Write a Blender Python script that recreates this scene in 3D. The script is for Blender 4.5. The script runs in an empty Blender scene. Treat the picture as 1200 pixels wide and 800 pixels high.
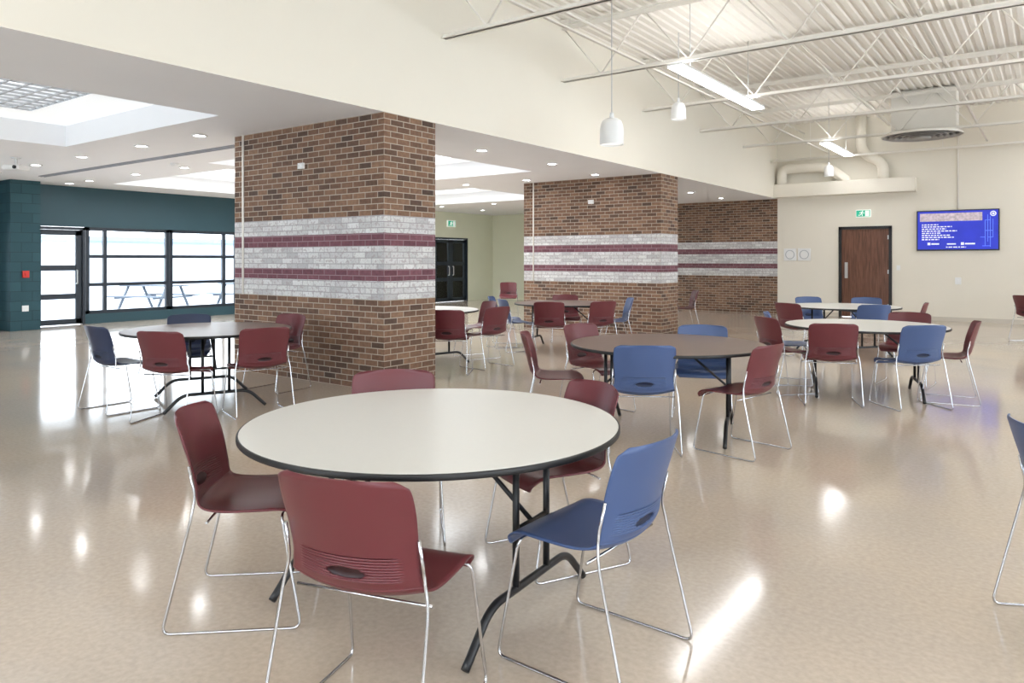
import bpy, bmesh, math, random
from mathutils import Vector, Matrix
random.seed(3)
S=bpy.context.scene
COL=S.collection
YAW=math.radians(36.3)
FW=Vector((-math.sin(YAW),math.cos(YAW),0)); RT=Vector((math.cos(YAW),math.sin(YAW),0))
H=3.07      # low ceiling height
DECK=5.0
BX=-5.89    # bulkhead face
NY=20.0     # north wall

# ---------------------------------------------------------------- materials
def pmat(name,col,rough=.5,metal=0,var=.08,ns=6,bump=0,bs=40,emit=0,coat=0):
    m=bpy.data.materials.new(name); m.use_nodes=True
    nt=m.node_tree; b=nt.nodes['Principled BSDF']
    tc=nt.nodes.new('ShaderNodeTexCoord'); n=nt.nodes.new('ShaderNodeTexNoise')
    n.inputs['Scale'].default_value=ns; n.inputs['Detail'].default_value=4
    nt.links.new(tc.outputs['Object'],n.inputs['Vector'])
    mx=nt.nodes.new('ShaderNodeMix'); mx.data_type='RGBA'
    c=Vector(col)
    mx.inputs['A'].default_value=(*(c*(1-var)),1); mx.inputs['B'].default_value=(*[min(1,v) for v in c*(1+var)],1)
    nt.links.new(n.outputs['Fac'],mx.inputs['Factor'])
    nt.links.new(mx.outputs['Result'],b.inputs['Base Color'])
    b.inputs['Roughness'].default_value=rough; b.inputs['Metallic'].default_value=metal
    if coat: b.inputs['Coat Weight'].default_value=coat
    if emit:
        nt.links.new(mx.outputs['Result'],b.inputs['Emission Color']); b.inputs['Emission Strength'].default_value=emit
    if bump:
        n2=nt.nodes.new('ShaderNodeTexNoise'); n2.inputs['Scale'].default_value=bs
        nt.links.new(tc.outputs['Object'],n2.inputs['Vector'])
        bp=nt.nodes.new('ShaderNodeBump'); bp.inputs['Strength'].default_value=bump; bp.inputs['Distance'].default_value=.01
        nt.links.new(n2.outputs['Fac'],bp.inputs['Height']); nt.links.new(bp.outputs['Normal'],b.inputs['Normal'])
    return m

def brick_mat(name,stripes=True,block=False):
    m=bpy.data.materials.new(name); m.use_nodes=True; nt=m.node_tree; N=nt.nodes; L=nt.links
    b=N['Principled BSDF']; b.inputs['Roughness'].default_value=.75
    uv=N.new('ShaderNodeUVMap'); uv.uv_map='UVMap'
    br=N.new('ShaderNodeTexBrick'); br.offset=.5
    br.inputs['Scale'].default_value=1
    br.inputs['Color1'].default_value=(0,0,0,1); br.inputs['Color2'].default_value=(1,1,1,1)
    br.inputs['Mortar'].default_value=(.5,.5,.5,1)
    RH=.2 if block else .0667
    br.inputs['Brick Width'].default_value=.4 if block else .2
    br.inputs['Row Height'].default_value=RH
    br.inputs['Mortar Size'].default_value=.005 if block else .0052
    br.inputs['Mortar Smooth'].default_value=.2
    br.inputs['Bias'].default_value=0
    L.new(uv.outputs['UV'],br.inputs['Vector'])
    ns=N.new('ShaderNodeTexNoise'); ns.inputs['Scale'].default_value=22; ns.inputs['Detail'].default_value=5; L.new(uv.outputs['UV'],ns.inputs['Vector'])
    def ramp(src,stops,const=False):
        r=N.new('ShaderNodeValToRGB'); e=r.color_ramp.elements
        if const: r.color_ramp.interpolation='CONSTANT'
        e[0].position=stops[0][0]; e[0].color=(*stops[0][1],1)
        e[1].position=stops[1][0]; e[1].color=(*stops[1][1],1)
        for p,c in stops[2:]:
            x=e.new(p); x.color=(*c,1)
        L.new(src,r.inputs['Fac']); return r.outputs['Color']
    def mix(f,a,bb,t='MIX'):
        x=N.new('ShaderNodeMix'); x.data_type='RGBA'; x.blend_type=t
        if isinstance(f,float): x.inputs['Factor'].default_value=f
        else: L.new(f,x.inputs['Factor'])
        for s,k in ((a,'A'),(bb,'B')):
            if isinstance(s,tuple): x.inputs[k].default_value=(*s,1)
            else: L.new(s,x.inputs[k])
        return x.outputs['Result']
    if block:
        c=ramp(br.outputs['Color'],[(0,(.018,.065,.083)),(1,(.025,.082,.102))])
        c=mix(br.outputs['Fac'],c,(.008,.03,.04))
        L.new(c,b.inputs['Base Color'])
    else:
        brown=ramp(br.outputs['Color'],[(0,(.072,.042,.030)),(.22,(.145,.078,.048)),(.5,(.20,.108,.065)),(.72,(.25,.142,.086)),(.88,(.17,.088,.053)),(1,(.092,.052,.036))])
        white=ramp(br.outputs['Color'],[(0,(.48,.47,.48)),(.35,(.74,.74,.72)),(.65,(.60,.585,.59)),(1,(.78,.78,.77))])
        white=mix(ramp(ns.outputs['Fac'],[(.51,(0,0,0)),(.61,(.7,.7,.7))]),white,(.31,.26,.26))
        purp=ramp(br.outputs['Color'],[(0,(.13,.044,.060)),(1,(.20,.080,.10))])
        sep=N.new('ShaderNodeSeparateXYZ'); L.new(uv.outputs['UV'],sep.inputs[0])
        d=N.new('ShaderNodeMath'); d.operation='DIVIDE'; d.inputs[1].default_value=.0667*50; L.new(sep.outputs['Y'],d.inputs[0])
        isw=ramp(d.outputs[0],[(0,(0,0,0)),(15/50,(1,1,1)),(29/50,(0,0,0))],True)
        isp=ramp(d.outputs[0],[(0,(0,0,0)),(18/50,(1,1,1)),(20/50,(0,0,0)),(24/50,(1,1,1)),(26/50,(0,0,0))],True)
        mort=mix(isw,(.44,.38,.31),(.36,.34,.34)); mort=mix(isp,mort,(.30,.20,.22))
        c=mix(isw,brown,white); c=mix(isp,c,purp)
        dirt=ramp(ns.outputs['Fac'],[(.3,(.78,.78,.78)),(.7,(1.18,1.18,1.18))])
        c=mix(1.0,c,dirt,'MULTIPLY')
        c=mix(br.outputs['Fac'],c,mort)
        L.new(c,b.inputs['Base Color'])
    bp=N.new('ShaderNodeBump'); bp.invert=True; bp.inputs['Strength'].default_value=.5; bp.inputs['Distance'].default_value=.006
    L.new(br.outputs['Fac'],bp.inputs['Height']); L.new(bp.outputs['Normal'],b.inputs['Normal'])
    return m

def floor_mat():
    m=bpy.data.materials.new('polished_terrazzo'); m.use_nodes=True; nt=m.node_tree; N=nt.nodes; L=nt.links
    b=N['Principled BSDF']
    tc=N.new('ShaderNodeTexCoord')
    def noise(s,d=4):
        n=N.new('ShaderNodeTexNoise'); n.inputs['Scale'].default_value=s; n.inputs['Detail'].default_value=d; L.new(tc.outputs['Object'],n.inputs['Vector']); return n.outputs['Fac']
    r=N.new('ShaderNodeValToRGB'); e=r.color_ramp.elements
    e[0].position=.3; e[0].color=(.515,.430,.345,1); e[1].position=.7; e[1].color=(.60,.505,.412,1)
    L.new(noise(40,9),r.inputs['Fac'])
    r2=N.new('ShaderNodeValToRGB'); e=r2.color_ramp.elements
    e[0].position=.32; e[0].color=(.88,.905,.96,1); e[1].position=.68; e[1].color=(1.05,1.02,.97,1)
    L.new(noise(.5,8),r2.inputs['Fac'])
    x=N.new('ShaderNodeMix'); x.data_type='RGBA'; x.blend_type='MULTIPLY'; x.inputs['Factor'].default_value=1
    L.new(r.outputs['Color'],x.inputs['A']); L.new(r2.outputs['Color'],x.inputs['B']); L.new(x.outputs['Result'],b.inputs['Base Color'])
    rr=N.new('ShaderNodeMapRange'); rr.inputs['To Min'].default_value=.06; rr.inputs['To Max'].default_value=.17
    L.new(noise(2.5,5),rr.inputs['Value']); L.new(rr.outputs['Result'],b.inputs['Roughness'])
    b.inputs['IOR'].default_value=1.6
    bp=N.new('ShaderNodeBump'); bp.inputs['Strength'].default_value=.05; bp.inputs['Distance'].default_value=.01
    L.new(noise(3,1),bp.inputs['Height']); L.new(bp.outputs['Normal'],b.inputs['Normal'])
    return m

def wood_mat(name,c0,c1,sc=3,rough=.4):
    m=bpy.data.materials.new(name); m.use_nodes=True; nt=m.node_tree; N=nt.nodes; L=nt.links
    b=N['Principled BSDF']; b.inputs['Roughness'].default_value=rough
    tc=N.new('ShaderNodeTexCoord'); mp=N.new('ShaderNodeMapping'); mp.inputs['Scale'].default_value=(14,14,.8)
    L.new(tc.outputs['Object'],mp.inputs['Vector'])
    n=N.new('ShaderNodeTexNoise'); n.inputs['Scale'].default_value=sc; n.inputs['Detail'].default_value=6; n.inputs['Distortion'].default_value=.6
    L.new(mp.outputs[0],n.inputs['Vector'])
    r=N.new('ShaderNodeValToRGB'); e=r.color_ramp.elements; e[0].position=.35; e[0].color=(*c0,1); e[1].position=.65; e[1].color=(*c1,1)
    L.new(n.outputs['Fac'],r.inputs['Fac']); L.new(r.outputs['Color'],b.inputs['Base Color'])
    return m

def glass_mat():
    m=bpy.data.materials.new('window_glass'); m.use_nodes=True; nt=m.node_tree; N=nt.nodes; L=nt.links
    for n in list(N):
        if n.type=='BSDF_PRINCIPLED': N.remove(n)
    out=[n for n in N if n.type=='OUTPUT_MATERIAL'][0]
    t=N.new('ShaderNodeBsdfTransparent'); t.inputs['Color'].default_value=(.95,.98,1,1)
    g=N.new('ShaderNodeBsdfGlossy'); g.inputs['Roughness'].default_value=.03
    lw=N.new('ShaderNodeFresnel'); lw.inputs['IOR'].default_value=1.45
    mx=N.new('ShaderNodeMixShader'); L.new(lw.outputs[0],mx.inputs[0]); L.new(t.outputs[0],mx.inputs[1]); L.new(g.outputs[0],mx.inputs[2])
    L.new(mx.outputs[0],out.inputs['Surface']); return m

M={}
M['cream']=pmat('cream_paint',(.81,.76,.66),.6,var=.02,ns=1.5)
M['creamsteel']=pmat('cream_painted_steel',(.86,.825,.76),.5,var=.03)
M['white']=pmat('white_ceiling_paint',(.91,.92,.94),.7,var=.015,ns=2)
M['teal']=pmat('teal_paint',(.020,.064,.084),.5,var=.06,ns=2)
M['tealblock']=brick_mat('teal_painted_block',block=True)
M['brick']=brick_mat('striped_brick')
M['palegreen']=pmat('pale_green_paint',(.74,.74,.58),.6,var=.03,ns=2)
M['floor']=floor_mat()
M['black']=pmat('black_metal',(.012,.012,.014),.4,var=.2)
M['darkframe']=pmat('dark_anodised_frame',(.012,.02,.032),.4,var=.2)
M['chrome']=pmat('chrome_rod',(.56,.56,.58),.2,metal=1,var=.03)
M['red']=pmat('burgundy_plastic',(.128,.024,.030),.36,var=.07,ns=4,bump=.03,bs=300)
M['blue']=pmat('blue_plastic',(.056,.094,.215),.38,var=.07,ns=4,bump=.03,bs=300)
M['navy']=pmat('navy_plastic',(.016,.027,.07),.4,var=.07,ns=4)
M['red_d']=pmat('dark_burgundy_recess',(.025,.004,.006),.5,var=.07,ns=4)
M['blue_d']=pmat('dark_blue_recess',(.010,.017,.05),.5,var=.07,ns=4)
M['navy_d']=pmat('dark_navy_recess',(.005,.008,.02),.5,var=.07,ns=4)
M['toplight']=pmat('offwhite_laminate',(.70,.69,.65),.3,var=.02,ns=60)
M['topbrown']=pmat('brown_laminate',(.16,.095,.067),.3,var=.12,ns=12)
M['edge']=pmat('black_rubber_edge',(.015,.015,.016),.5,var=.2)
M['lamp']=pmat('light_diffuser',(.98,.985,1),.5,var=.005,emit=9)
M['up']=pmat('added_uplight',(.98,.985,1),.5,var=.005,emit=5)  # emissive strip added on top of the fixtures to brighten the deck
M['sky']=pmat('skylight_panel',(.93,.97,1),.5,var=.01,emit=3.5)
M['glow']=pmat('self_lit_ledge',(.93,.97,1),.5,var=.01,emit=.25)  # ledge given its own emission, standing in for daylight glow in the recess
M['panel']=pmat('gridded_light_panel',(.93,.97,1),.5,var=.01,emit=.62)
M['down']=pmat('downlight_lens',(.98,.99,1),.5,var=.005,emit=34)
M['whitem']=pmat('white_enamel',(.84,.84,.83),.35,var=.02)
M['shade']=pmat('opal_lamp_shade',(.80,.80,.79),.35,var=.02,emit=.02)
M['grille']=pmat('grey_grille',(.50,.51,.53),.5,var=.05)
M['slot']=pmat('grey_slot_metal',(.30,.31,.34),.5,var=.05)
M['darkgrey']=pmat('mid_grey_metal',(.36,.35,.33),.5,var=.1)
M['wood']=wood_mat('dark_red_wood',(.10,.038,.020),(.19,.080,.045))
M['steel']=pmat('brushed_steel',(.6,.6,.58),.3,metal=1,var=.05)
M['glass']=glass_mat()
M['snow']=pmat('snow',(.42,.46,.52),.8,var=.05,ns=.5)
M['weathered']=pmat('weathered_planks',(.13,.15,.18),.8,var=.1)
M['screen']=pmat('blue_screen',(.018,.03,.40),.5,var=.25,ns=3,emit=.45)
M['scrw']=pmat('screen_white',(.85,.88,1),.5,var=.02,emit=.22)
M['scrl']=pmat('screen_light_blue',(.12,.22,.85),.5,var=.1,emit=.5)
M['scrp']=pmat('screen_photo_strip',(.45,.38,.42),.5,var=.75,ns=16,emit=.3)
M['green']=pmat('sign_green',(.02,.38,.24),.4,var=.03,emit=.3)
M['signw']=pmat('sign_white',(.9,.95,.9),.4,var=.02,emit=.2)
M['redsign']=pmat('fire_red',(.6,.03,.02),.4,var=.05)
M['base']=pmat('tan_vinyl_base',(.62,.57,.49),.5,var=.04)
M['pale']=pmat('pale_siding',(.20,.26,.34),.7,var=.06)

# ---------------------------------------------------------------- geometry helpers
def abox(bm,lo,hi):
    x0,y0,z0=lo; x1,y1,z1=hi
    v=[bm.verts.new(p) for p in ((x0,y0,z0),(x1,y0,z0),(x1,y1,z0),(x0,y1,z0),(x0,y0,z1),(x1,y0,z1),(x1,y1,z1),(x0,y1,z1))]
    for f in ((0,3,2,1),(4,5,6,7),(0,1,5,4),(1,2,6,5),(2,3,7,6),(3,0,4,7)): bm.faces.new([v[i] for i in f])
def tube(bm,pts,r,seg=8,caps=True):
    pts=[Vector(p) for p in pts]; rings=[]
    t0=(pts[1]-pts[0]).normalized()
    n=t0.orthogonal().normalized()
    for i,p in enumerate(pts):
        if i==0: t=t0
        elif i==len(pts)-1: t=(pts[i]-pts[i-1]).normalized()
        else: t=((pts[i+1]-pts[i]).normalized()+(pts[i]-pts[i-1]).normalized()).normalized()
        n=(n-t*n.dot(t)).normalized(); b=t.cross(n)
        rings.append([bm.verts.new(p+(n*math.cos(2*math.pi*k/seg)+b*math.sin(2*math.pi*k/seg))*r) for k in range(seg)])
    for a,c in zip(rings,rings[1:]):
        for k in range(seg):
            f=bm.faces.new([a[k],a[(k+1)%seg],c[(k+1)%seg],c[k]]); f.smooth=True
    if caps:
        bm.faces.new(rings[0][::-1]); bm.faces.new(rings[-1])
def fillet(pts,r,n=5):
    pts=[Vector(p) for p in pts]; out=[pts[0]]
    for i in range(1,len(pts)-1):
        a,b,c=pts[i-1],pts[i],pts[i+1]
        d1=(a-b); d2=(c-b); rr=min(r,d1.length*.45,d2.length*.45)
        p0=b+d1.normalized()*rr; p1=b+d2.normalized()*rr
        for k in range(n+1):
            t=k/n; out.append(p0*(1-t)**2+b*2*t*(1-t)+p1*t*t)
    out.append(pts[-1]); return out
def lathe(bm,prof,seg=32,c=(0,0,0),smooth=True,closed=False):
    c=Vector(c); rings=[]
    for r,z in prof:
        if r<1e-5: rings.append([bm.verts.new(c+Vector((0,0,z)))])
        else: rings.append([bm.verts.new(c+Vector((r*math.cos(2*math.pi*k/seg),r*math.sin(2*math.pi*k/seg),z))) for k in range(seg)])
    if closed: rings.append(rings[0])
    for a,b in zip(rings,rings[1:]):
        for k in range(seg):
            k2=(k+1)%seg
            if len(a)==1 and len(b)==1: continue
            if len(a)==1: f=bm.faces.new([a[0],b[k2],b[k]])
            elif len(b)==1: f=bm.faces.new([a[k],a[k2],b[0]])
            else: f=bm.faces.new([a[k],a[k2],b[k2],b[k]])
            f.smooth=smooth
def tomesh(bm,name,mat,fix=True):
    if fix: bmesh.ops.recalc_face_normals(bm,faces=bm.faces)
    me=bpy.data.meshes.new(name); bm.to_mesh(me); bm.free()
    if mat: me.materials.append(mat)
    return me
def mkobj(name,me,parent=None,loc=(0,0,0),rot=0):
    o=bpy.data.objects.new(name,me); COL.objects.link(o)
    o.location=loc; o.rotation_euler=(0,0,rot)
    if parent: o.parent=parent
    return o
def boxes(name,lst,mat,parent=None,loc=(0,0,0),rot=0,bevel=0):
    bm=bmesh.new()
    for lo,hi in lst: abox(bm,lo,hi)
    o=mkobj(name,tomesh(bm,name,mat),parent,loc,rot)
    if bevel:
        b=o.modifiers.new('bevel','BEVEL'); b.width=bevel; b.segments=2
    return o
def struct(o,label=None,cat=None):
    o['kind']='structure'
    if label: o['label']=label
    if cat: o['category']=cat
    return o
def thing(o,label,cat,group=None):
    o['label']=label; o['category']=cat
    if group: o['group']=group
    return o
def empty(name,loc,rot=0):
    o=bpy.data.objects.new(name,None); COL.objects.link(o); o.location=loc; o.rotation_euler=(0,0,rot); o.empty_display_size=.1; return o

def brickbox(name,x0,x1,y0,y1,z0,z1,mat):
    bm=bmesh.new(); uvl=bm.loops.layers.uv.new('UVMap')
    def face(ps,uvs):
        f=bm.faces.new([bm.verts.new(p) for p in ps])
        for l,u in zip(f.loops,uvs): l[uvl].uv=u
    w=x1-x0; d=y1-y0
    face([(x0,y0,z0),(x1,y0,z0),(x1,y0,z1),(x0,y0,z1)],[(-w,z0),(0,z0),(0,z1),(-w,z1)])
    face([(x1,y0,z0),(x1,y1,z0),(x1,y1,z1),(x1,y0,z1)],[(0,z0),(d,z0),(d,z1),(0,z1)])
    face([(x1,y1,z0),(x0,y1,z0),(x0,y1,z1),(x1,y1,z1)],[(d,z0),(d+w,z0),(d+w,z1),(d,z1)])
    face([(x0,y1,z0),(x0,y0,z0),(x0,y0,z1),(x0,y1,z1)],[(d+w,z0),(2*d+w,z0),(2*d+w,z1),(d+w,z1)])
    face([(x0,y0,z1),(x1,y0,z1),(x1,y1,z1),(x0,y1,z1)],[(0,0),(w,0),(w,d),(0,d)])
    bmesh.ops.remove_doubles(bm,verts=bm.verts,dist=1e-5)
    return mkobj(name,tomesh(bm,name,mat))

# ---------------------------------------------------------------- shell
struct(boxes('floor',[((-17.7,-5,-.1),(6,21.6,0))],M['floor']),'polished tan terrazzo floor','floor')
# low ceiling with skylight openings
HOLES=[(-11.4,-7.55,-1.0,4.7),(-16.2,-11.9,7.6,11.6),(-11.4,-7.7,6.9,11.1),(-15.0,-10.6,12.9,16.2)]
def holed(name,x0,x1,y0,y1,z,th,holes,mat):
    k=.03; holes=[(a-k,b+k,c-k,d+k) for a,b,c,d in holes]
    xs=sorted({x0,x1,*[h[0] for h in holes],*[h[1] for h in holes]}); ys=sorted({y0,y1,*[h[2] for h in holes],*[h[3] for h in holes]})
    bm=bmesh.new()
    for a,b in zip(xs,xs[1:]):
        for c,d in zip(ys,ys[1:]):
            mx,my=(a+b)/2,(c+d)/2
            if any(h[0]<mx<h[1] and h[2]<my<h[3] for h in holes): continue
            abox(bm,(a,c,z),(b,d,z+th))
    return mkobj(name,tomesh(bm,name,mat))
struct(holed('ceiling',-17.7,BX-.2,-5,21.6,H,.12,HOLES,M['white']),'smooth white painted ceiling with square skylight openings','ceiling')
struct(boxes('trim_2',[((BX-.2,-5,H),(BX-.003,NY,H+.02))],M['white']),'white soffit strip beneath the bulkhead','trim')
# corrugated deck, ribs along Y
bm=bmesh.new(); x=BX-.2; prev=None; p=.15
pts=[]
while x<6.0:
    pts+= [(x,DECK),(x+.065,DECK),(x+.085,DECK+.025),(x+.13,DECK+.025)]; x+=p
vs=[(bm.verts.new((a,-5,z)),bm.verts.new((a,NY+.15,z))) for a,z in pts]
for a,b in zip(vs,vs[1:]): bm.faces.new([a[0],a[1],b[1],b[0]])
struct(mkobj('ceiling',tomesh(bm,'deck',M['creamsteel'])),'cream corrugated metal roof deck','ceiling')
struct(boxes('ceiling',[((BX-.2,-5,DECK+.07),(6,NY+.15,DECK+.2))],M['cream']),'roof slab above the metal deck','ceiling')
struct(boxes('wall_bulkhead',[((BX-.2,-5,H+.02),(BX,NY,DECK+.07)),((BX-.003,-5,H),(BX,NY,H+.02))],M['cream']),'tall cream painted bulkhead over the brick pillars','wall')
struct(boxes('wall_north',[((BX,NY,0),(-4.3,NY+.15,DECK+.07)),((-4.3,NY,2.26),(-3.2,NY+.15,DECK+.07)),((-3.2,NY,0),(6,NY+.15,DECK+.07))],M['cream']),'cream painted end wall','wall')
struct(boxes('baseboard_north',[((BX,NY-.012,0),(-4.36,NY,.1)),((-3.14,NY-.012,0),(6,NY,.1))],M['base']),'tan vinyl baseboard','baseboard')
struct(boxes('wall_east',[((6,-5,0),(6.15,NY+.15,.8)),((6,-5,3.6),(6.15,NY+.15,DECK+.2)),((6,-5,.8),(6.15,-4,3.6)),((6,6.7,.8),(6.15,7.3,3.6)),((6,18,.8),(6.15,NY+.15,3.6))],M['cream']),'cream painted wall with openings added for fill daylight','wall')  # openings here and in the south wall added to admit fill daylight
struct(boxes('wall_south',[((-17.7,-5.15,0),(6.15,-5,.8)),((-17.7,-5.15,2.8),(-5.6,-5,DECK+.2)),((-5.6,-5.15,3.6),(6.15,-5,DECK+.2)),((-17.7,-5.15,.8),(-16.5,-5,2.8)),((-6.6,-5.15,.8),(-5.3,-5,3.6)),((5.2,-5.15,.8),(6.15,-5,3.6))],M['cream']),'cream painted wall with openings added for fill daylight','wall')
struct(brickbox('wall_brick',-13,BX,NY,NY+.15,0,H,M['brick']),'brown brick wall with white and purple painted stripes','wall')
struct(boxes('wall_recess',[((-13,NY+.15,0),(-12.85,21.5,H))],M['palegreen']),'pale green painted wall return','wall')
struct(boxes('wall_back',[((-16.75,21.4,0),(-12.85,21.55,H))],M['palegreen']),'pale green painted back wall','wall')
struct(boxes('wall_green',[((-16.75,14,0),(-16.6,18.2,H)),((-16.75,18.2,2.2),(-16.6,19.95,H)),((-16.75,19.95,0),(-16.6,21.4,H)),((-17.65,14,0),(-16.75,14.15,H))],M['palegreen']),'pale green painted side wall','wall')
WX=-17.5
struct(boxes('wall_west',[((WX-.15,-5,0),(WX,2.2,H)),((WX-.15,2.2,2.18),(WX,14,H)),((WX-.15,2.2,0),(WX,5.7,.15)),((WX-.15,5.7,0),(WX,6.55,2.18)),
   ((WX-.15,7.62,0),(WX,13.4,.22)),((WX-.15,13.4,0),(WX,14,2.18))],M['teal']),'dark teal painted window wall','wall')
struct(brickbox('wall_pilaster',WX,-16.9,5.93,6.48,0,H,M['tealblock']),'teal painted concrete block pilaster','wall')

thing(brickbox('brick_pillar',-8.7,BX,5.65,6.48,0,H,M['brick']),'wide brown brick pillar with white and purple painted bands','pillar','brick pillars')
thing(brickbox('brick_pillar',-9.05,BX,12.75,13.5,0,H,M['brick']),'brown brick pillar with painted bands beside dining tables','pillar','brick pillars')

# glazed units ------------------------------------------------
def glazed(w,h,cols,rows,t=.075,dp=.09):
    """frame boxes and glass boxes in local x (width) z (height)"""
    fr=[((0,-dp/2,0),(t,dp/2,h)),((w-t,-dp/2,0),(w,dp/2,h)),((0,-dp/2,0),(w,dp/2,t)),((0,-dp/2,h-t),(w,dp/2,h))]
    for c in cols: fr.append(((c-t/2,-dp/2+.005,t),(c+t/2,dp/2-.005,h-t)))
    for r in rows: fr.append(((t,-dp/2+.01,r-t/2),(w-t,dp/2-.01,r+t/2)))
    return fr,[((t/2,-.004,t/2),(w-t/2,.004,h-t/2))]
def window_at(n,loc,rot,w,h,cols,rows,label):
    fr,gl=glazed(w,h,cols,rows)
    o=struct(boxes('window_%d'%n,fr,M['darkframe'],None,loc,rot),label,'window')
    boxes('glass_pane',gl,M['glass'],o)
def window(n,y0,y1,z0,z1,cols,rows,label):
    window_at(n,(WX-.06,y0,z0),math.pi/2,y1-y0,z1-z0,cols,rows,label)
window(1,7.64,9.57,.22,2.18,[.42],[.66,1.3],'dark framed window with clear panes facing snow')
window(2,9.59,11.47,.22,2.18,[1.48],[.66,1.3],'dark framed window with clear panes facing snow')
window(3,11.5,13.4,.22,2.18,[.95],[.66,1.3],'dark framed window with clear panes facing snow')
window(4,2.2,5.7,.15,2.18,[1.7],[.66,1.3],'dark framed window with clear panes')
WL='unseen dark framed window added for fill daylight'  # out-of-view window banks, added so sky light fills the room
window_at(9,(6.07,-4,.8),math.pi/2,10.7,2.8,[2.1,4.2,6.4,8.5],[1.8],WL)
window_at(10,(6.07,7.3,.8),math.pi/2,10.7,2.8,[2.1,4.2,6.4,8.5],[1.8],WL)
window_at(11,(-5.3,-5.07,.8),0,10.5,2.8,[2.1,4.2,6.3,8.4],[1.8],WL)
window_at(12,(-16.5,-5.07,.8),0,9.9,2.0,[2.0,4.0,6.0,8.0],[1.3],WL)
def glazed_door(n,loc,w,h,leaves,rows,label):
    d=struct(boxes('door_%d'%n,[((0,-.07,0),(.05,.07,h)),((w-.05,-.07,0),(w,.07,h)),((0,-.07,h-.06),(w,.07,h))],M['darkframe'],None,loc,math.pi/2),label,'door')
    lw=(w-.1)/leaves
    for i in range(leaves):
        fr,gl=glazed(lw-.01,h-.08,[],rows,t=.12,dp=.05)
        leaf=boxes('door_leaf',fr,M['darkframe'],d,(.05+i*lw+.005,0,.015))
        boxes('glass_pane',gl,M['glass'],leaf)
        bm=bmesh.new(); hx=lw-.12 if i==0 else .1
        tube(bm,fillet([(hx,-.02,.9),(hx,-.08,.9),(hx,-.08,1.2),(hx,-.02,1.2)],.02),.012)
        mkobj('handle',tomesh(bm,'handle',M['steel']),leaf)
    return d
glazed_door(1,(WX-.06,6.56,0),1.05,2.17,1,[.62,1.25],'dark framed glass exit door beside windows')
glazed_door(2,(-16.66,18.2,0),1.75,2.2,2,[.75,1.3],'dark framed double glass doors in pale green wall')
# vestibule behind double door
struct(boxes('wall_corridor',[((-19.2,17.5,0),(-19.1,22.8,1.5)),((-19.1,17.4,0),(-16.75,17.5,H)),((-19.1,22.8,0),(-16.75,22.9,H))],M['grille']),'grey vestibule walls behind glass doors','wall')
# wood door
d=struct(boxes('door_3',[((-4.36,NY-.03,0),(-4.29,NY+.1,2.28)),((-3.21,NY-.03,0),(-3.14,NY+.1,2.28)),((-4.36,NY-.03,2.21),(-3.14,NY+.1,2.28))],M['black']),'dark wood door in black metal frame','door')
leaf=boxes('door_leaf',[((-4.29,NY+.01,.01),(-3.21,NY+.06,2.21))],M['wood'],d)
boxes('push_plate',[((-4.22,NY-.0,.98),(-4.15,NY+.01,1.38))],M['steel'],leaf)
boxes('hinge',[((-3.24,NY-.0,z),(-3.21,NY+.012,z+.1)) for z in (.25,1.1,1.95)],M['steel'],leaf)

# trims: ledge on north wall
struct(boxes('trim_1',[((BX,NY-.35,3.08),(-2.6,NY,3.42))],M['cream'],bevel=.01),'boxed cream ledge high on the wall','ledge')

# skylights -----------------------------------------------------
for i,(x0,x1,y0,y1) in enumerate(HOLES):
    e=struct(empty('window_%d'%(5+i),((x0+x1)/2,(y0+y1)/2,H)),'recessed white ceiling skylight with gridded bright panel' if i==0 else 'recessed white ceiling skylight with bright panel','skylight')
    a=(x1-x0)/2; b=(y1-y0)/2
    m=.75 if i==0 else .6
    t=.03; h1=.30; h2=.62
    def ring(a,b,z0,z1):
        return [((-a-t,-b-t,z0),(-a,b+t,z1)),((a,-b-t,z0),(a+t,b+t,z1)),((-a,-b-t,z0),(a,-b,z1)),((-a,b,z0),(a,b+t,z1))]
    boxes('skylight_well',ring(a,b,.0,h1)+ring(a-m-t,b-m-t,h1+t,h2),M['white'],e)
    boxes('self_lit_ledge',[((-a,-b,h1),(-a+m,b,h1+t)),((a-m,-b,h1),(a,b,h1+t)),((-a+m,-b,h1),(a-m,-b+m,h1+t)),((-a+m,b-m,h1),(a-m,b,h1+t))],M['glow'],e)
    boxes('light_panel',[((-a+m,-b+m,h2),(a-m,b-m,h2+.02))],M['sky'] if i else M['panel'],e)
    g=[]; xx=-a+m
    while xx<a-m: g.append(((xx,-b+m,h1),(xx+.02,b-m,h1+.02))); xx+=.2
    yy=-b+m
    while yy<b-m: g.append(((-a+m,yy,h1),(a-m,yy+.02,h1+.02))); yy+=.2
    if i==0: boxes('egg_crate_grille',g,M['grille'],e)
# slot diffuser
thing(boxes('slot_air_diffuser',[((-15.8,6.02,H-.012),(-9.3,6.16,H)),((-15.78,6.05,H-.02),(-9.32,6.07,H-.012)),((-15.78,6.11,H-.02),(-9.32,6.13,H-.012))],M['slot']),'long narrow grey slot air diffuser in white ceiling','air diffuser')
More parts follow.
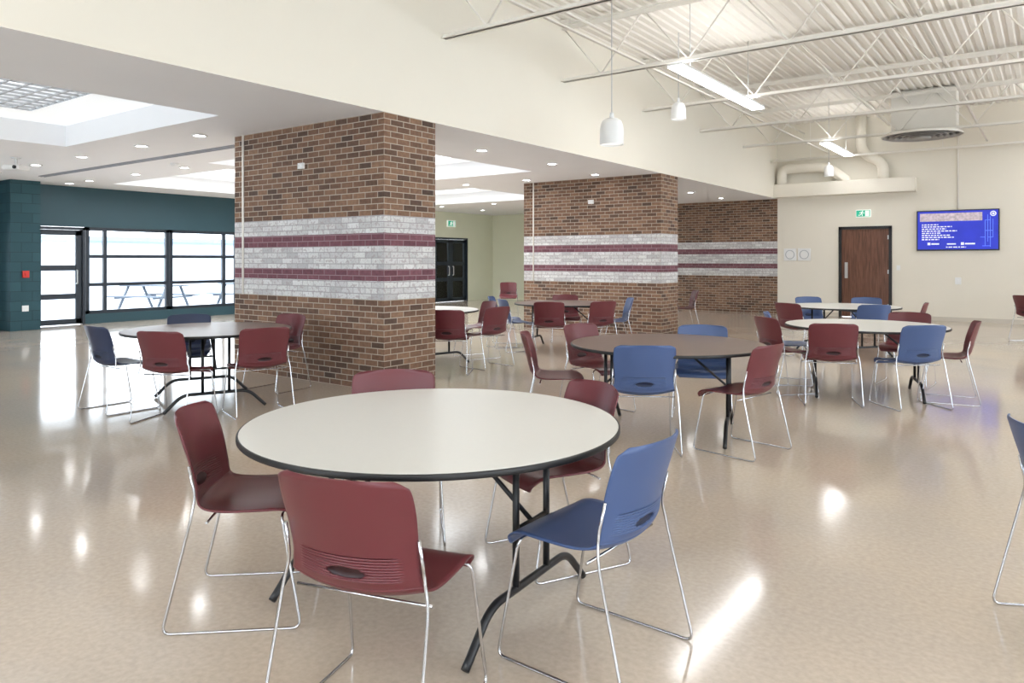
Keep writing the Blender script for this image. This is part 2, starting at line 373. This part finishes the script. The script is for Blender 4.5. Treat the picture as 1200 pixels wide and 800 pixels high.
# downlights
bm=bmesh.new(); lathe(bm,[(.07,0),(.10,0),(.10,-.012),(.075,-.012),(.07,0)],24); RING=tomesh(bm,'trim_ring',M['whitem'])
bm=bmesh.new(); lathe(bm,[(0,-.004),(.07,-.004)],24); LENS=tomesh(bm,'lens',M['down'])
for yy,xs in ((5.3,(-8.95,-10.44,-12.3,-14.0,-15.8)),(7.0,(-12.3,-14.0,-15.9,-16.8)),(12.2,(-7,-8.6,-10.2,-12,-14,-16)),(8.5,(-6.8,)),(10.4,(-6.8,)),(14.6,(-7,-8.6,-9.8,-15.8)),(16.8,(-7,-9,-11,-13,-15)),(18.8,(-7,-9,-11,-13,-15))):
    for xx in xs:
        e=thing(empty('recessed_downlight',(xx,yy,H-.001)),'small round white recessed downlight','ceiling light','recessed downlights')
        mkobj('trim_ring',RING,e); mkobj('lens',LENS,e)
# smoke detector and hanging ceiling projector
bm=bmesh.new(); lathe(bm,[(0,0),(.07,0),(.065,-.03),(.04,-.05),(0,-.052)],24)
thing(mkobj('smoke_detector',tomesh(bm,'sd',M['whitem']),None,(-11.9,6.6,H)),'small round white smoke detector','smoke detector')
e=thing(empty('ceiling_projector',(-13.3,4.75,H),.5),'white projector hung from the ceiling on a short pole','projector')
boxes('projector_body',[((-.15,-.12,-.20),(.15,.12,-.12))],M['whitem'],e,bevel=.02)
bm=bmesh.new(); tube(bm,[(0,0,-.12),(0,0,0)],.02,12); lathe(bm,[(0,0),(.07,0),(.07,-.012),(0,-.012)],20); mkobj('mount_pole',tomesh(bm,'pole',M['whitem']),e)
bm=bmesh.new(); tube(bm,[(.08,-.12,-.16),(.08,-.14,-.16)],.028,20); mkobj('projector_lens',tomesh(bm,'lens',M['black']),e)

# joists ---------------------------------------------------------
ZB=4.10; XE=6.0
def joist(y):
    e=thing(empty('roof_joist',(0,y,ZB)),'cream painted open web steel roof joist','roof joist','open web roof joists')
    boxes('bottom_chord',[((BX,-.055,-.0),(XE,-.012,.008)),((BX,-.020,0),(XE,-.012,.05)),((BX,.012,0),(XE,.055,.008)),((BX,.012,0),(XE,.020,.05))],M['creamsteel'],e)
    boxes('top_chord',[((BX,-.055,.83),(XE,.055,.845)),((BX,-.020,.77),(XE,-.012,.83)),((BX,.012,.77),(XE,.020,.83))],M['creamsteel'],e)
    bm=bmesh.new(); n=9; L=(XE-BX)/n
    for i in range(n):
        a=BX+i*L
        tube(bm,[(a+.02,0,.8),(a+L/2,0,.03)],.012,6); tube(bm,[(a+L/2,0,.03),(a+L-.02,0,.8)],.012,6)
    mkobj('web',tomesh(bm,'web',M['creamsteel']),e)
    boxes('bearing_seat',[((BX,-.09,.845),(BX+.15,.09,.9))],M['creamsteel'],e)
for y in (1.33,3.98,6.63,9.3,12.0,14.65,17.3): joist(y)
for xx in (-4.6,-1.2,.9):
    thing(boxes('bridging_bar',[((xx,-5,ZB+.06),(xx+.04,NY,ZB+.066)),((xx,-5,ZB+.06),(xx+.006,NY,ZB+.10))],M['creamsteel']),'thin cream steel bridging angle tying the joists','bridging bar','joist bridging bars')
for xx in (-5.2,-3.2,-2.4):
    bm=bmesh.new(); tube(bm,[(xx,-5,4.74),(xx,NY,4.74)],.018,8)
    thing(mkobj('conduit_pipe',tomesh(bm,'pipe',M['creamsteel'])),'cream painted pipe running under the roof deck','pipe','ceiling pipes')
bm=bmesh.new(); tube(bm,[(BX,NY-.6,4.0),(6,NY-.6,4.0)],.03,10)
for xx in (-4.9,-2,.5,3): tube(bm,[(xx,NY-.6,4.0),(xx,NY-.6,DECK)],.008,6)
thing(mkobj('sprinkler_pipe',tomesh(bm,'pipe',M['creamsteel'])),'cream sprinkler pipe hung near the end wall','pipe')

# linear lights
def linear(x,y0,y1,z=3.99):
    L=(y1-y0)/2
    e=thing(empty('linear_ceiling_light',(x,(y0+y1)/2,z)),'long white linear light fixture hung below joists','ceiling light','linear light fixtures')
    boxes('fixture_body',[((-.105,-L,0),(.105,L,.035))],M['whitem'],e)
    boxes('diffuser',[((-.10,-L+.01,-.02),(.10,L-.01,0))],M['lamp'],e)
    boxes('added_uplight',[((-.08,-L+.05,.035),(.08,L-.05,.042))],M['up'],e)
    bm=bmesh.new()
    for s in (-L*.7,L*.7): tube(bm,[(0,s,.04),(0,s,DECK-z)],.006,6)
    mkobj('suspension_cable',tomesh(bm,'cab',M['steel']),e)
for x in (-3.97,.3,4.3):
    for y0,y1 in ((-3,.4),(9.0,12.4),(16.9,19.3),(3.2,6.4)):
        if x==-3.97 and y0==3.2: continue
        linear(x,y0,y1)
# pendants
def pendant(x,y,z,r,h):
    e=thing(empty('pendant_lamp',(x,y,z)),'white bell shaped pendant lamp hanging on a cord','pendant lamp','white pendant lamps')
    bm=bmesh.new(); lathe(bm,[(r*.97,0),(r,.01),(r*.98,h*.55),(r*.92,h*.74),(r*.78,h*.88),(r*.5,h*.97),(r*.2,h),(0,h)],32); mkobj('lamp_shade',tomesh(bm,'shade',M['shade']),e)
    bm=bmesh.new(); lathe(bm,[(0,.02),(r*.95,.02)],32); mkobj('lens',tomesh(bm,'lens',pm_lens),e)
    bm=bmesh.new(); lathe(bm,[(0,h),(r*.2,h),(r*.16,h+.07),(0,h+.07)],16); mkobj('lamp_cap',tomesh(bm,'cap',M['whitem']),e)
    bm=bmesh.new(); tube(bm,[(0,0,h+.06),(0,0,DECK-z)],.006,6); mkobj('cord',tomesh(bm,'cord',M['grille']),e)
pm_lens=pmat('pendant_lens',(.9,.88,.84),.5,var=.01,emit=.5)
pendant(-4.73,8.69,2.98,.16,.36); pendant(-4.7,10.8,3.64,.115,.27); pendant(-4.37,19.0,3.48,.11,.27)

# round diffuser with duct drop
e=thing(empty('round_air_diffuser',(-2.15,17.2,3.99)),'large round grey louvred air diffuser under cream duct','air diffuser')
bm=bmesh.new()
for r,z in ((.72,0),(.61,-.01),(.50,-.02),(.39,-.03),(.28,-.035)):
    lathe(bm,[(r,z),(r-.09,z+.05),(r-.10,z+.05),(r-.012,z-.004),(r,z)],40)
lathe(bm,[(0,-.04),(.18,-.04),(.18,-.01),(0,-.01)],32)
mkobj('louvre_rings',tomesh(bm,'rings',M['darkgrey']),e)
bm=bmesh.new(); lathe(bm,[(.74,0),(.74,.03),(.68,.07),(.0,.08)],40); mkobj('diffuser_hood',tomesh(bm,'hood',M['creamsteel']),e)
boxes('duct_drop',[((-.6,.18,.07),(.6,.68,1.02))],M['creamsteel'],e,bevel=.01)

# wall ducts
bm=bmesh.new(); yy=NY-.2
tube(bm,fillet([(-5.72,yy,3.42),(-5.72,yy,3.82),(-4.6,yy,3.82),(-4.15,yy,3.45),(-4.15,yy,3.42)],.3,8),.125,20)
thing(mkobj('round_duct',tomesh(bm,'duct',M['cream'])),'fat cream round duct bending above the wall ledge','duct','round ducts')
bm=bmesh.new()
tube(bm,fillet([(-3.3,yy,3.42),(-3.3,yy,3.8),(-3.8,yy,4.1),(-3.8,yy,DECK)],.3,8),.125,20)
thing(mkobj('round_duct',tomesh(bm,'duct',M['cream'])),'fat cream round duct rising from the wall ledge','duct','round ducts')

# TV ------------------------------------------------------------
tv=thing(empty('television',(-1.77,NY,1.66)),'large wall mounted flat screen showing a blue notice','television')
boxes('bezel',[((-.83,-.06,0),(.83,0,.95))],M['black'],tv,bevel=.008)
scr=boxes('screen',[((-.805,-.063,.03),(.805,-.06,.925))],M['screen'],tv)
def bars(name,rows,mat):
    l=[]
    for (x,z,w,h) in rows: l.append(((x,-.066,z),(x+w,-.063,z+h)))
    boxes(name,l,mat,scr)
rw=[]
def words(x,z,h,total,avg=.05):
    xx=x
    while xx<x+total:
        w=min(avg*random.uniform(.5,1.4),x+total-xx); rw.append((xx,z,w,h)); xx+=w+.018
for k,(z,w) in enumerate(((.60,.34),(.55,.62),(.50,.50),(.45,.72),(.40,.40),(.35,.58),(.30,.66),(.25,.36))): words(-.72,z,.024,w,.05)
words(-.22,.07,.022,.4,.06)
bars('screen_lettering',rw,M['scrw'])
bars('screen_logo_row',[(-.60,.13,.06,.06),(-.52,.14,.16,.035),(.08,.13,.06,.06),(.16,.14,.2,.035),(-.20,.14,.18,.03)],M['scrw'])
bars('screen_photo_strip',[(-.76,.69,1.26,.19)],M['scrp'])
bars('screen_side_graphic',[(.55,.1,.01,.6),(.6,.2,.01,.62),(.65,.08,.01,.7),(.55,.69,.11,.01),(.55,.45,.16,.01),(.6,.3,.11,.01),(.7,.3,.01,.42),(.46,.3,.1,.01),(.5,.1,.16,.01)],M['scrl'])
bm=bmesh.new()
lathe(bm,[(.04,0),(.06,0),(.06,.003),(.04,.003)],24,closed=True); lathe(bm,[(0,0),(.025,0),(.025,.003),(0,.003)],20)
bmesh.ops.transform(bm,matrix=Matrix.Translation((.71,-.063,.84))@Matrix.Rotation(math.pi/2,4,'X'),verts=bm.verts)
mkobj('screen_emblem',tomesh(bm,'emb',M['scrw']),scr)

# exit signs -----------------------------------------------------
def exit_sign(loc,rot,label,k=.85):
    e=thing(empty('exit_sign',loc,rot),label,'exit sign','running person exit signs'); e.scale=(k,1,k)
    boxes('sign_body',[((-.20,-.05,-.11),(.20,0,.11))],M['signw'],e)
    boxes('sign_panel',[((-.185,-.053,-.09),(.185,-.05,.09))],M['green'],e)
    bm=bmesh.new(); y=-.056
    def seg(a,b,r): tube(bm,[(a[0],y,a[1]),(b[0],y,b[1])],r,6)
    lathe(bm,[(0,0),(.017,0),(.017,.003),(0,.003)],16)
    bmesh.ops.transform(bm,matrix=Matrix.Translation((-.015,y,.066))@Matrix.Rotation(math.pi/2,4,'X'),verts=bm.verts)
    seg((-.025,.04),(-.05,-.012),.019); seg((-.05,-.012),(-.015,-.035),.013); seg((-.015,-.035),(-.03,-.08),.011)
    seg((-.055,-.015),(-.085,-.05),.013); seg((-.085,-.05),(-.13,-.05),.011)
    seg((-.025,.042),(.01,.005),.009); seg((.01,.005),(.035,.022),.009); seg((-.03,.045),(-.08,.035),.009); seg((-.08,.035),(-.095,.0),.009)
    mkobj('running_figure',tomesh(bm,'fig',M['signw']),e)
    boxes('doorway_symbol',[((.055,-.057,-.08),(.165,-.053,.08))],M['signw'],e)
exit_sign((-3.78,NY,2.6),0,'green running person exit sign above wood door')
exit_sign((-16.6,19.05,2.68),math.pi/2,'green running person exit sign above glass doors',1.0)

# small wall items
for cx in (-5.56,-5.2):
    o=boxes('wall_speaker',[((-.16,-.03,-.16),(.16,0,.16))],M['whitem'],None,(cx,NY,1.58),0,bevel=.008)
    thing(o,'white square speaker panel on cream wall','speaker','wall speakers')
    bm=bmesh.new(); lathe(bm,[(.10,0),(.12,0),(.12,.004),(.10,.004)],24,closed=True)
    bmesh.ops.transform(bm,matrix=Matrix.Translation((0,-.03,0))@Matrix.Rotation(math.pi/2,4,'X'),verts=bm.verts)
    mkobj('speaker_ring',tomesh(bm,'r',M['grille']),o)
def plate(name,loc,rot,w,h,mat,label,cat,k=.012):
    o=boxes(name,[((-w/2,-k,-h/2),(w/2,0,h/2)),((-w/6,-k*1.6,-h/5),(w/6,-k,h/5))],mat,None,loc,rot,bevel=.002); thing(o,label,cat); return o
plate('thermostat',(-1.75,NY,.95),0,.12,.16,M['whitem'],'small beige thermostat on cream wall','thermostat',.04)
plate('switch_plate',(-3.0,NY,1.25),0,.08,.12,M['whitem'],'white switch plate beside wood door','switch')
plate('fire_alarm_pull',(-16.9,6.2,1.15),math.pi/2,.12,.14,M['redsign'],'red fire alarm pull on teal pilaster','fire alarm',.04)
plate('outlet_plate',(-16.9,6.2,.45),math.pi/2,.12,.12,M['whitem'],'white outlet plate on teal pilaster','outlet')
plate('wall_sensor',(-7.3,5.65,2.58),0,.1,.07,M['whitem'],'small white sensor high on brick pillar','sensor',.03)
plate('wall_sensor',(-7.4,12.75,2.6),0,.12,.08,M['whitem'],'small white sensor high on brick pillar','sensor',.03)
for (x,y,z0,z1,l) in ((-8.5,5.64,1.0,H,'beige conduit running up brick pillar'),(-8.8,12.74,1.0,H,'beige conduit running up brick pillar'),(-1.75,NY-.02,2.62,DECK,'cream conduit above the television')):
    bm=bmesh.new(); tube(bm,[(x,y,z0),(x,y,z1)],.014,8); thing(mkobj('wall_conduit',tomesh(bm,'c',M['creamsteel'])),l,'conduit')

# ---------------------------------------------------------------- chairs
ROWS=[(.238,.396,.200,-.014,0),(.228,.430,.224,-.012,.0),(.16,.450,.238,0,.010),(.05,.440,.243,0,.022),(-.06,.432,.243,0,.030),(-.14,.436,.238,.012,.034),
 (-.190,.460,.229,.03,.026),(-.220,.505,.222,.050,.010),(-.237,.56,.218,.062,0),(-.257,.640,.223,.066,0),(-.280,.722,.229,.064,0),(-.299,.790,.226,.060,-.002),(-.306,.811,.213,.056,-.004),(-.311,.826,.178,.052,-.006)]
def crom(t):
    n=len(ROWS); i=min(int(t),n-2); f=t-i
    p=[ROWS[max(0,min(n-1,i+k))] for k in (-1,0,1,2)]
    out=[]
    for j in range(5):
        a,b,c,d=(q[j] for q in p)
        out.append(.5*((2*b)+(-a+c)*f+(2*a-5*b+4*c-d)*f*f+(-a+3*b-3*c+d)*f**3))
    return out
TC=7.42; UE=.30; TE=.40   # handle slot in shell parameters
def pos(u,t,back):
    y,z,hw,cy,cz=crom(t); dy=0
    if back and 6.85<t<8.35 and abs(u)<.74: dy=.0030*math.sin(z*2*math.pi/.0095)
    return Vector((u*hw,y+cy*abs(u)**2.0+dy,z+cz*u*u))
def shell(t0,t1,nv,nu,back=False,name='s'):
    bm=bmesh.new(); g=[]; par={}
    for j in range(nv+1):
        t=t0+(t1-t0)*j/nv; row=[]
        for i in range(nu+1):
            u=-1+2*i/nu; v=bm.verts.new(pos(u,t,back)); par[v]=(u,t); row.append(v)
        g.append(row)
    hole=[]
    for j,(a,b) in enumerate(zip(g,g[1:])):
        for i in range(nu):
            q=[a[i],a[i+1],b[i+1],b[i]]
            cu=sum(par[v][0] for v in q)/4; ct=sum(par[v][1] for v in q)/4
            if back and (cu/UE)**2+((ct-TC)/TE)**2<1: hole+=q; continue
            f=bm.faces.new(q); f.smooth=True
    for v in set(hole):
        if v.link_faces:
            u,t=par[v]; k=math.sqrt((u/UE)**2+((t-TC)/TE)**2)
            v.co=pos(u/k,TC+(t-TC)/k,False)
        else: bm.verts.remove(v)
    return tomesh(bm,name,None)
def bake(me,th):
    o=mkobj('tmp',me); s=o.modifiers.new('s','SOLIDIFY'); s.thickness=th; s.offset=0
    bpy.context.view_layer.update()
    dg=bpy.context.evaluated_depsgraph_get(); m=bpy.data.meshes.new_from_object(o.evaluated_get(dg)); bpy.data.objects.remove(o); return m
SEAT=bake(shell(0,6.35,40,20),.008)
BACK=bake(shell(6.3,13,220,44,True),.006)
# dark recessed web closing the hand slot
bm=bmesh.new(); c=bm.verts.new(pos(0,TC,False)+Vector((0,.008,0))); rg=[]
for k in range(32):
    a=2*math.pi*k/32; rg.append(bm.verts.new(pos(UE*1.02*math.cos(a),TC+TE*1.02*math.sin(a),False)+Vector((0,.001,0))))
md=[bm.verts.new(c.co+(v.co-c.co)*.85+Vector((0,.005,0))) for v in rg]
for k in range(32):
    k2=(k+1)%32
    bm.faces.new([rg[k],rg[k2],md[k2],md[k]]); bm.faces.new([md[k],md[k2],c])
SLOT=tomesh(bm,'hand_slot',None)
def colored(me,mat,nm):
    m=me.copy(); m.name=nm; m.materials.clear(); m.materials.append(mat)
    for p in m.polygons: p.use_smooth=True
    return m
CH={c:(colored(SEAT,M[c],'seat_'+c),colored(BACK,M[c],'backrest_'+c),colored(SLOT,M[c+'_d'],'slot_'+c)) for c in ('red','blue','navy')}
r=.0055
def sled(s):
    bm=bmesh.new()
    tube(bm,fillet([(s*.10,.15,.430),(s*.240,.155,.440),(s*.264,.235,r),(s*.264,-.29,r),(s*.252,-.185,.44),(s*.234,-.174,.52),(s*.230,-.200,.64)],.035,5),r,8)
    return tomesh(bm,'sled_leg',M['chrome'])
SL=[sled(-1),sled(1)]
def cross(y,z,w):
    bm=bmesh.new(); tube(bm,[(-w,y,z),(w,y,z)],r,8); return tomesh(bm,'crossbar',M['chrome'])
CR=[cross(.15,.430,.16),cross(-.13,.420,.238)]
CN={'red':'burgundy','blue':'blue','navy':'dark navy'}
def chair(c,lat,d,a,where,group):
    p=RT*lat+FW*d
    e=thing(empty('stacking_chair',(p.x,p.y,0),YAW-math.radians(a)),'%s plastic chair with chrome legs, %s'%(CN[c],where),'chair',group)
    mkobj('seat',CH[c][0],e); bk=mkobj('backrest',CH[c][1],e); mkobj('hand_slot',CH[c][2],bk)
    for m in SL: mkobj('sled_leg',m,e)
    for m in CR: mkobj('crossbar',m,e)
    return e
# ---------------------------------------------------------------- tables
TR=.81
def table(top,lat,d,foot_a,label):
    p=RT*lat+FW*d
    e=thing(empty('round_folding_table',(p.x,p.y,0),YAW-math.radians(foot_a)),label,'table','round folding tables')
    # local y = foot bar direction
    bm=bmesh.new(); lathe(bm,[(0,.722),(TR-.012,.722),(TR-.006,.724),(TR-.006,.742),(TR-.008,.744),(0,.744)],96,smooth=False); mkobj('table_top',tomesh(bm,'top',M[top]),e)
    bm=bmesh.new(); lathe(bm,[(TR-.006,.720),(TR-.001,.720),(TR+.002,.723),(TR+.002,.738),(TR-.001,.742),(TR-.006,.743)],96,closed=True); mkobj('edge_band',tomesh(bm,'edge',M['edge']),e)
    for s in (-1,1):
        bm=bmesh.new(); X=s*.50
        tube(bm,fillet([(X,-.46,.012),(X,-.42,.05),(X,-.30,.17),(X,.30,.17),(X,.42,.05),(X,.46,.012)],.1,6),.016,12)
        for y in (-.12,.12): tube(bm,[(X,y,.17),(X,y,.70)],.014,12)
        tube(bm,[(X,-.30,.70),(X,.30,.70)],.014,10)
        abox(bm,(X-.03,-.32,.70),(X+.03,.32,.722))
        mkobj('leg',tomesh(bm,'leg',M['black']),e)
        bm=bmesh.new()
        tube(bm,[(X,0,.40),(s*.14,0,.70)],.010,8); tube(bm,[(X,-.12,.40),(X,.12,.40)],.010,8)
        mkobj('brace',tomesh(bm,'brace',M['black']),e)
    boxes('mounting_rail',[((-.55,-.30,.69),(.55,-.27,.722)),((-.55,.27,.69),(.55,.30,.722)),((-.2,-.06,.68),(.2,.06,.722))],M['black'],e)
    return e
G='chairs around the off-white table in front'
table('toplight',-.345,3.22,32,'round folding table with off-white laminate top and black edge')
chair('red',-.415,2.38,20,'back turned beside off-white table',G)
chair('red',-1.09,3.12,84,'sideways at off-white table',G)
chair('blue',.295,2.75,-52,'angled at off-white table',G)
chair('red',.19,3.60,-117,'facing off-white table',G)
chair('red',-.63,3.88,172,'on far side of off-white table',G)
G='chairs around the brown table by the pillar'
table('topbrown',1.31,6.2,20,'round folding table with brown laminate top and black edge')
chair('red',.38,6.3,95,'sideways at brown table',G)
chair('red',.82,6.95,140,'behind brown table',G)
chair('blue',.99,5.64,3,'back turned at brown table',G)
chair('blue',1.75,6.75,195,'behind brown table',G)
chair('red',1.74,5.62,-42,'angled at brown table',G)
G='chairs around the brown table near the windows'
table('topbrown',-3.1,7.5,60,'round folding table with brown laminate top near window wall')
chair('navy',-3.80,7.15,35,'at brown table near windows',G)
chair('red',-3.05,6.68,10,'back turned at brown table',G)
chair('red',-2.42,6.98,-35,'angled at brown table',G)
chair('red',-2.65,8.2,-150,'behind brown table',G)
chair('navy',-3.6,8.15,160,'behind brown table',G)
G='chairs around the white table near the end wall'
table('toplight',3.82,7.95,20,'round folding table with off-white top near end wall')
chair('red',3.22,7.45,14,'back turned at white table',G)
chair('blue',3.93,7.28,-6,'back turned at white table',G)
chair('red',4.48,7.58,-62,'sideways at white table',G)
chair('blue',3.30,8.68,110,'at white table',G)
chair('red',3.02,8.12,75,'sideways at white table',G)
chair('red',4.55,8.5,-140,'behind white table',G)
G='chairs around the table at the end wall'
table('toplight',5.04,11.2,70,'round folding table with off-white top by end wall')
chair('red',4.20,10.75,60,'at table near end wall',G)
chair('blue',5.05,10.45,2,'at table near end wall',G)
chair('blue',5.0,12.1,175,'behind table near end wall',G)
chair('blue',5.75,11.9,205,'behind table near end wall',G)
chair('red',5.75,10.75,-60,'at table near end wall',G)
G='chairs around the table before the second pillar'
table('topbrown',.85,12.0,20,'round folding table with brown top before brick pillar')
chair('red',.57,11.15,5,'back turned at table before pillar',G)
chair('red',1.28,11.3,-25,'back turned at table before pillar',G)
chair('blue',.08,11.75,70,'sideways at table before pillar',G)
chair('blue',-.1,12.4,100,'sideways at table before pillar',G)
chair('blue',1.68,12.0,-92,'sideways at table before pillar',G)
chair('red',.95,12.85,180,'behind table before pillar',G)
G='chairs around the table between the pillars'
table('toplight',-1.28,10.4,50,'round folding table with light top between brick pillars')
chair('red',-.80,9.40,5,'back turned at table between pillars',G)
chair('red',-.36,9.95,-45,'angled at table between pillars',G)
chair('red',-.55,10.9,-120,'behind table between pillars',G)
G='loose chairs'
chair('blue',2.26,2.78,100,'standing alone on open floor',G)
chair('red',9.2,12.9,80,'standing alone near end wall',G)
chair('red',-.1,20.0,180,'standing near pale green wall',G)
chair('red',3.5,15.0,-90,'beside brick pillar end',G)

# ---------------------------------------------------------------- outside
struct(boxes('ground',[((-60,-25,-.2),(-17.75,45,-.06))],M['snow']),'snow covered ground outside the windows','ground')
def picnic(x,y,rot):
    e=thing(empty('picnic_table',(x,y,-.06),rot),'weathered grey picnic table on the snow outside','picnic table','outdoor picnic tables')
    boxes('table_top',[((-.9,-.38+i*.155,.72),(.9,-.24+i*.155,.76)) for i in range(5)],M['weathered'],e)
    for s in (-1,1):
        boxes('bench',[((-.9,s*.75-.13,.42),(.9,s*.75-.0,.46)),((-.9,s*.75+.01,.42),(.9,s*.75+.14,.46))],M['weathered'],e)
        bm=bmesh.new()
        for t in (-1,1): tube(bm,[(s*.65,t*.3,.72),(s*.65,t*.72,0)],.04,6)
        abox(bm,(s*.65-.02,-.85,.37),(s*.65+.02,.85,.42)); mkobj('trestle',tomesh(bm,'t',M['weathered']),e)
picnic(-21.5,11.3,.4); picnic(-20.8,14.0,.3)
# low neighbouring wing with a flat roof, beyond the snow
e=thing(empty('neighbouring_building',(-52,22,-.06)),'low pale flat roofed building across the snow','building')
boxes('building_wall',[((-2,-24,0),(2,24,2.7))],M['snow'],e)
boxes('roof_edge',[((-2.2,-24.3,2.7),(2.4,24.3,3.0))],M['pale'],e)

# ---------------------------------------------------------------- world / camera
w=bpy.data.worlds.new('World'); S.world=w; w.use_nodes=True
w.node_tree.nodes['Background'].inputs['Color'].default_value=(.91,.955,1,1)
w.node_tree.nodes['Background'].inputs['Strength'].default_value=4.0
cam=bpy.data.cameras.new('Camera'); co=bpy.data.objects.new('Camera',cam); COL.objects.link(co)
co.location=(0,0,1.45); co.rotation_euler=(math.pi/2,0,YAW)
cam.sensor_width=36; cam.lens=25.8; cam.shift_y=-.08; cam.clip_end=200
S.camera=co
S.view_settings.view_transform='Standard'; S.view_settings.look='None'; S.view_settings.exposure=.88
